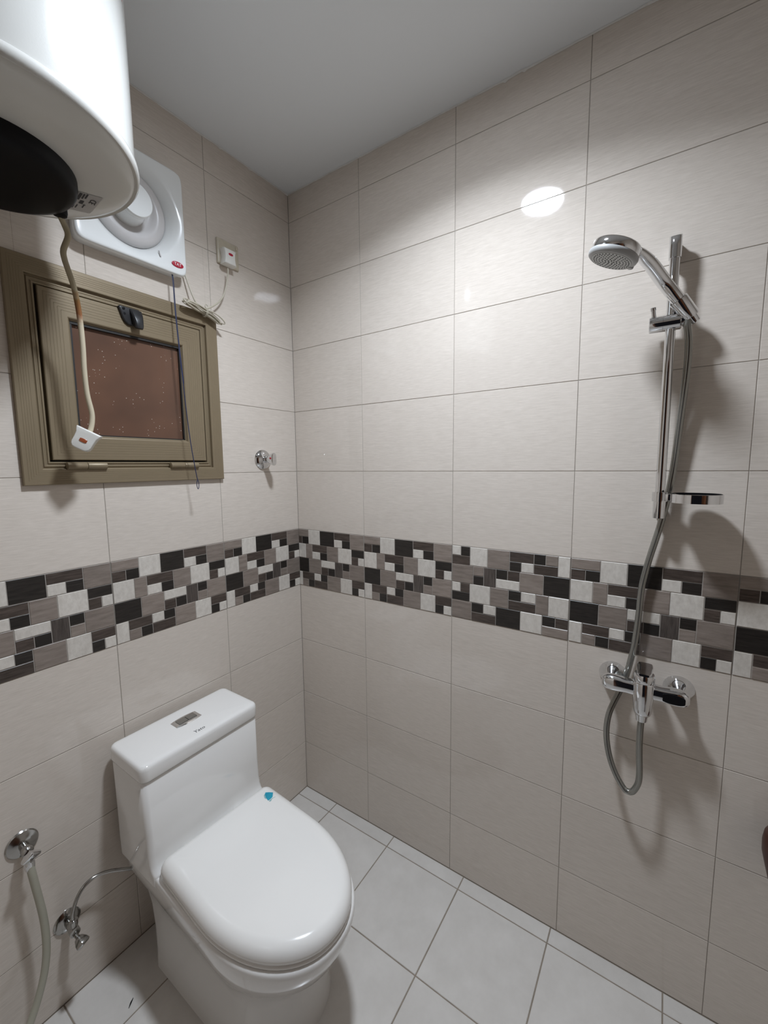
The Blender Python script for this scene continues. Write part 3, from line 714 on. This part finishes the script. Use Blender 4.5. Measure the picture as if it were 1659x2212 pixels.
# ------------------------------------------------------------------ toilet supply valve and pipe
av = thing('angle_valve', 'dull chrome angle valve low on the wall left of the toilet', 'valve', (-.934, 0, .238))
E2 = Vector((-.934, 0, .240))
MB().lathe([(.032,0),(.0325,.002),(.028,.006),(.016,.010)], E2, (0,-1,0), 36).build('escutcheon', DCHROME, av)
MB().lathe([(.010,.004),(.010,.040),(.0125,.041),(.0125,.056),(.010,.057)], E2, (0,-1,0), 24).build('body', DCHROME, av)
MB().lathe([(.0075,0),(.0075,.014),(.0105,.015),(.0105,.027),(.006,.029)], E2 + Vector((0,-.047,.004)), (0.05,0,1), 20).build('outlet', DCHROME, av)
kn = MB()
kn.lathe([(.006,.0),(.006,.010),(.0105,.012),(.0165,.024),(.0180,.033),(.013,.036)], E2 + Vector((0,-.055,-.006)), (.25,-.75,-.55), 6)
kn.build('knob', DCHROME, av, bevel=0.0012)
fp = [(-.9335,-.047,.270),(-.9325,-.046,.290),(-.922,-.044,.318),(-.905,-.042,.338),(-.884,-.042,.3465),(-.862,-.045,.3455),(-.838,-.050,.337),(-.812,-.056,.322),(-.785,-.062,.305)]
MB().tube(spline(fp, 8), .0047, 12).build('supply_pipe', DCHROME, av)

# ------------------------------------------------------------------ bidet spray valve and hose
bv = thing('hose_valve', 'chrome valve with a cream hose hanging from it, at the left edge', 'valve', (-1.008, 0, .535))
E1 = Vector((-1.0080, 0, .5400))
MB().lathe([(.0335,0),(.0345,.002),(.032,.005),(.020,.008),(.0135,.0115)], E1, (0,-1,0), 40).build('escutcheon', DCHROME, bv)
MB().lathe([(.0095,.006),(.0105,.014),(.0105,.030),(.0125,.032),(.0125,.044),(.009,.048)], E1, (0,-1,0), 24).build('body', DCHROME, bv)
kn = MB(); kn.lathe([(.007,0),(.0115,.008),(.0215,.018),(.0225,.023),(.018,.0265),(.006,.027)], E1 + Vector((0,-.040,.002)), (.1,-.85,-.5), 4)
kn.build('knob', CHROME, bv, bevel=0.002)
MB().lathe([(.0085,0),(.0085,.016),(.0115,.017),(.0115,.030),(.0095,.040)], E1 + Vector((0,-.040,-.008)), (.02,-.15,-1), 20).build('outlet', CHROME, bv)
hsx = [(-1.0075,-.047,.505),(-1.006,-.050,.480),(-1.0025,-.052,.440),(-.9985,-.054,.395),(-.9955,-.056,.350),(-.9950,-.058,.300),(-.9985,-.060,.250),(-1.0080,-.064,.205),(-1.0250,-.070,.160),(-1.0480,-.078,.118),(-1.080,-.090,.075),(-1.12,-.105,.035),(-1.17,-.12,.012),(-1.25,-.15,.0092),(-1.33,-.16,.0092)]
MB().tube(spline(hsx, 8), .0086, 14).build('hose', HOSEC, bv)

# ------------------------------------------------------------------ shower: rail, slider, handset, dish, hose
RX, RY = -.045, -1.3125
rl = thing('shower_rail', 'vertical chrome slide rail with clip and soap dish', 'shower rail', (RX, RY, 1.36))
MB().lathe([(.0106,1.375),(.0106,2.00)], (RX, RY, 0), (0,0,1), 36).build('rail', CHROME, rl)
top = MB()
nq = 40; pr_ = []
for zz, rr_ in ((1.9700,.0112),(1.9705,.0127),(2.0,.0127)): pr_.append([(RX + rr_*math.cos(a), RY + rr_*math.sin(a), zz) for a in [2*math.pi*k/nq for k in range(nq)]])
pr_.append([(RX + .0127*math.cos(a), RY + .0127*math.sin(a), 2.0215 + .45*.0127*math.cos(a)) for a in [2*math.pi*k/nq for k in range(nq)]])
pr_.append([(RX + .0110*math.cos(a), RY + .0110*math.sin(a), 2.0230 + .45*.0110*math.cos(a)) for a in [2*math.pi*k/nq for k in range(nq)]])
top.rings(pr_); top.build('end_cap', CHROME, rl, smooth=40)
MB().box((RX, RY-.0095, 1.972), (0, RY+.0095, 2.021)).build('bracket', CHROME, rl, bevel=0.003)
MB().lathe([(.0115,1.3585),(.0132,1.3595),(.0135,1.400),(.0135,1.4015),(.0115,1.4018)], (RX, RY, 0), (0,0,1), 36).build('end_cap', CHROME, rl)
MB().box((RX, RY-.0095, 1.363), (0, RY+.0095, 1.400)).build('bracket', CHROME, rl, bevel=0.003)
# slider: horizontal barrel across the rail
SZ = 1.8275
sl = MB().lathe([(.0165,-.0475),(.0185,-.046),(.0188,-.044),(.0188,-.0195),(.0183,-.019),(.0188,-.0185),(.0188,.0145),(.017,.0165),(.015,.017)], (RX-.001, RY-.004, SZ), (0,-1,0), 40).build('slider', CHROME, rl)
MB().lathe([(.0050,0),(.0050,.019),(.0062,.0195),(.0062,.026),(.005,.027)], (RX-.006, RY+.034, SZ+.012), (-.35,.12,1), 18).build('knob', CHROME, sl)
# clip that takes the handset (an open cone)
P0 = Vector((-.0560,-1.3445,1.8420)); HD = Vector((-.330,.560,.760)).normalized()
# ------------------------------------------------------------------
HEADC = Vector((-.1900,-1.2005,1.9520)); HN = Vector((-.028,.353,-.935)).normalized()
cl = MB(); a_, u_, v_ = basis(HD)
cl.lathe([(.0128,-.012),(.0165,-.0125),(.0172,-.010),(.0192,.034),(.0190,.036),(.0160,.036)], P0, HD, 36, False, False)
cl.build('clip', CHROME, sl)
MB().lathe([(.0150,0),(.0165,.002),(.0165,.018),(.012,.02)], (RX-.001, RY-.017, SZ), (-.1,-.9,.35), 28).build('clip_joint', CHROME, sl)
# soap dish: a chrome hoop round a dark clear tray
dish_c = Vector((-.0680,-1.3845,0))
def hoop(s_, z):
    o = []
    for k in range(56):
        a = 2*math.pi*k/56; ca, sa = math.cos(a), math.sin(a)
        o.append((dish_c.x + .046*s_*math.copysign(abs(ca)**.85, ca), dish_c.y + .0505*s_*math.copysign(abs(sa)**.85, sa), z))
    return o
sd = MB(); sd.rings([hoop(.965,1.4030), hoop(1,1.4022), hoop(1,1.4222), hoop(.965,1.4230), hoop(.95,1.4220), hoop(.95,1.4040), hoop(.965,1.4030)], False, False)
sdo = sd.build('soap_dish', CHROME, rl, smooth=50)
MB().rings([hoop(.955,1.4045), hoop(.955,1.4232), hoop(.925,1.4232), hoop(.915,1.4085), hoop(.5,1.4075)]).build('tray', BLACKP, sdo, smooth=40)
MB().lathe([(.0130,1.4010),(.0165,1.4015),(.0165,1.4240),(.0130,1.4245)], (RX, RY, 0), (0,0,1), 36).build('collar', CHROME, sdo)
MB().box((RX-.012, RY-.034, 1.4035), (RX+.006, RY-.010, 1.4215)).build('arm', CHROME, sdo, bevel=0.002)

# handset
hsn = thing('shower_handset', 'chrome hand shower with a round grey nozzle face', 'hand shower', tuple(P0))
up = -HN
back = HEADC + up*.016
handle_pts = [P0 + HD*-.014, P0 + HD*.02, P0 + HD*.055, P0 + HD*.09, Vector((-.1230,-1.2680,1.9420)), Vector((-.1480,-1.2465,1.9600)), Vector((-.1700,-1.2260,1.9665))]
path = spline(handle_pts, 6); n = len(path); rings_ = []
wdir0 = HD.cross(Vector((0,0,1))).normalized()
for i, p in enumerate(path):
    t = i/(n-1); tg = (path[min(i+1,n-1)] - path[max(i-1,0)]).normalized()
    side = tg.cross(up).normalized(); nn = side.cross(tg).normalized()
    wa = .0120 + .0040*math.sin(math.pi*min(1, t*1.1)) + .006*max(0, t-.72)/.28
    wb_ = .0120 + .0025*math.sin(math.pi*min(1, t)) - .004*max(0, t-.72)/.28
    rings_.append([p + side*wa*math.cos(q) + nn*wb_*math.sin(q) for q in [2*math.pi*k/32 for k in range(32)]])
MB().rings(rings_).build('handle', CHROME, hsn, smooth=60)
MB().lathe([(.0475,-.0005),(.0505,.001),(.0515,.005),(.0510,.017),(.0480,.021),(.040,.0245),(.022,.027),(.001,.0275)], HEADC, up, 64).build('head', CHROME, hsn, smooth=45)
face = MB().lathe([(.0500,.003),(.0520,.0005),(.0525,-.003),(.0510,-.0075),(.0470,-.0105),(.0435,-.0112),(.0425,-.0105)], HEADC, up, 64, True, True).build('face_ring', GREYP, hsn, smooth=50)
plate = MB().lathe([(.0425,-.0095),(.0415,-.0115),(.030,-.0125),(.001,-.0128)], HEADC, up, 56).build('nozzle_plate', FACEP, hsn, smooth=50)
_, hu, hv = basis(up)
nz = MB()
for rr_, cnt in ((.006,5),(.0125,10),(.019,16),(.0255,22),(.0315,28),(.037,32)):
    for k in range(cnt):
        a = 2*math.pi*(k + .5*(cnt % 3))/cnt
        p = HEADC + (hu*math.cos(a) + hv*math.sin(a))*rr_ - up*(.0112 + .0015*(1-rr_/.04))
        nz.lathe([(.0014,0),(.0011,.0016)], p, -up, 6)
nzo = nz.build('nozzles', NOZZ, plate, smooth=40); nzo['kind'] = 'stuff'
tb = HEADC - up*.008 + (P0 - HEADC - up*(P0 - HEADC).dot(up)).normalized()*.046
MB().lathe([(.006,-.004),(.0075,-.002),(.0075,.003),(.005,.004)], tb, up, 16).build('spray_tab', GREYP, hsn)

# mixer
mx = thing('shower_mixer', 'chrome wall-mounted shower mixer tap under the mosaic band', 'mixer tap', (0, -1.3045, .913))
for yy in (-1.2290, -1.3800):
    MB().lathe([(.0345,0),(.0352,.0015),(.0345,.004),(.0245,.022),(.0150,.038),(.0140,.040),(.0140,.050)], (0, yy, .9070), (-1,0,.06), 48).build('escutcheon', CHROME, mx)
    MB().lathe([(.0145,.042),(.0165,.043),(.0165,.052),(.0145,.053)], (0, yy, .9070), (-1,0,.06), 6).build('nut', CHROME, mx, bevel=.0008)
BX, BZ = -.0690, .9150
def arm_ring(y, hx, hz, ox=0, e=3.2):
    return [(BX + ox + hx*math.copysign(abs(math.cos(a))**(2/e), math.cos(a)), y, BZ + hz*math.copysign(abs(math.sin(a))**(2/e), math.sin(a))) for a in [2*math.pi*k/40 for k in range(40)]]
for y0, y1 in ((-1.2900,-1.2080), (-1.3190,-1.4010)):
    dr = 1 if y1 > y0 else -1
    MB().rings([arm_ring(y0,.0185,.0185), arm_ring(y0+dr*.025,.0175,.0175), arm_ring(y1-dr*.030,.0180,.0205), arm_ring(y1-dr*.012,.0165,.0190), arm_ring(y1-dr*.004,.0130,.0150), arm_ring(y1,.007,.0085)]).build('arm', CHROME, mx, smooth=60)
il = MB(); ip = []  # thin black plate standing in for a dark reflection in the chrome arm
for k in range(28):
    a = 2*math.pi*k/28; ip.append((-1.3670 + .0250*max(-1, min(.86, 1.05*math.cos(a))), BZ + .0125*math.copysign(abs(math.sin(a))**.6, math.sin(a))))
il.rings([[(BX-.0150, y, z) for y, z in ip], [(BX-.0184, y, z) for y, z in ip]]); ilo = il.build('dark_reflection', BLACKP, mx); ilo['label'] = 'dark reflection in the right arm, built as a black plate'
body = MB().lathe([(.0130,.8500),(.0180,.8520),(.0205,.8590),(.0212,.8700),(.0228,.8860),(.0245,.9020),(.0248,.9370),(.0238,.9400),(.0225,.9410)], (BX-.006, -1.3045, 0), (0,0,1), 44).build('body', CHROME, mx, smooth=50)
MB().lathe([(.0225,.9395),(.0235,.9410),(.0235,.9560),(.0215,.9610),(.012,.9635),(.001,.964)], (BX-.006, -1.3045, 0), (0,0,1), 44).build('cartridge_cap', CHROME, mx, smooth=50)
lvr = MB(); sec = []
for x, z, hw, hh in ((-.040,.964,.0165,.010),(-.055,.970,.0185,.0115),(-.075,.971,.0185,.0105),(-.092,.972,.0170,.0075),(-.112,.9755,.0155,.0055),(-.128,.979,.0140,.0042),(-.134,.9805,.011,.003)):
    sec.append([(x, -1.3045 + hw*math.copysign(abs(math.cos(a))**.55, math.cos(a)), z + hh*math.copysign(abs(math.sin(a))**.55, math.sin(a))) for a in [2*math.pi*k/28 for k in range(28)]])
lvr.rings(sec).build('lever', CHROME, mx, smooth=60)
MB().lathe([(.0105,.832),(.0125,.833),(.0145,.850),(.0120,.852)], (BX-.006, -1.3035, 0), (0,0,1), 28).build('hose_nut', CHROME, mx)

# hose (one loop below the mixer, up the wall to the handset)
sh = thing('shower_hose', 'silver shower hose looping below the mixer and up beside the rail', 'hose', (-.06, -1.29, .60))
hpts = [(-.0740,-1.3035,.834),(-.0735,-1.3025,.800),(-.072,-1.3028,.760),(-.069,-1.3045,.720),(-.067,-1.3065,.690),(-.066,-1.3065,.662),(-.065,-1.3030,.641),(-.0645,-1.2930,.6190),(-.064,-1.2800,.6150),(-.063,-1.2700,.6230),(-.060,-1.2520,.6500),(-.056,-1.2370,.6850),(-.051,-1.2270,.7250),(-.045,-1.2235,.7650),(-.038,-1.2270,.8050),(-.030,-1.2380,.8420),(-.024,-1.2510,.8780),(-.021,-1.2610,.9150),(-.021,-1.2680,.9520),(-.022,-1.2770,1.0150),(-.023,-1.2825,1.0930),(-.024,-1.2855,1.1700),(-.024,-1.2965,1.2400),(-.023,-1.3160,1.3320),(-.0225,-1.3290,1.4090),(-.0240,-1.3380,1.4957),(-.032,-1.3445,1.6070),(-.045,-1.3500,1.7120),(-.054,-1.3500,1.7720),(-.0575,-1.3455,1.8080),(-.0560,-1.3440,1.8260)]
MB().tube(spline(hpts, 7), .0078, 16).build('hose', HOSEG, sh)
MB().lathe([(.0085,-.030),(.0105,-.028),(.0120,-.013),(.0118,-.011)], P0, HD, 24).build('hose_cone', CHROME, sh)

# brown object at the right edge
bh = thing('wall_fixture', 'dark red-brown rounded object low on the wall at the right edge', 'fixture', (-.045, -1.6145, .50))
MB().lathe([(.022,.490),(.034,.497),(.0440,.527),(.0520,.562),(.0580,.590),(.0590,.615),(.0565,.634),(.048,.643),(.036,.645),(.033,.64),(.033,.54)], (-.062,-1.6145,0), (0,0,1), 40, True, True).build('shell', BROWNP, bh, smooth=60)
MB().box((-.02,-1.6345,.565),(0,-1.5945,.615)).build('mount', BROWNP, bh, bevel=.003)

# bit of dirt on the floor
dz = Vector((-.854,-.155,0))
db = MB(); db.rings([[(dz.x+.010*math.cos(a)*.9+.004*math.sin(a), dz.y+.004*math.sin(a)+.006*math.cos(a), z) for a in [2*math.pi*k/9 for k in range(9)]] for z in (0.0002, .0022)] + [[(dz.x+.005*math.cos(a), dz.y+.002*math.sin(a)+.003*math.cos(a), .003) for a in [2*math.pi*k/9 for k in range(9)]]])
dbo = db.build('debris', BLACKP); dbo['label'] = 'small dark scrap lying on the floor left of the toilet'; dbo['category'] = 'debris'
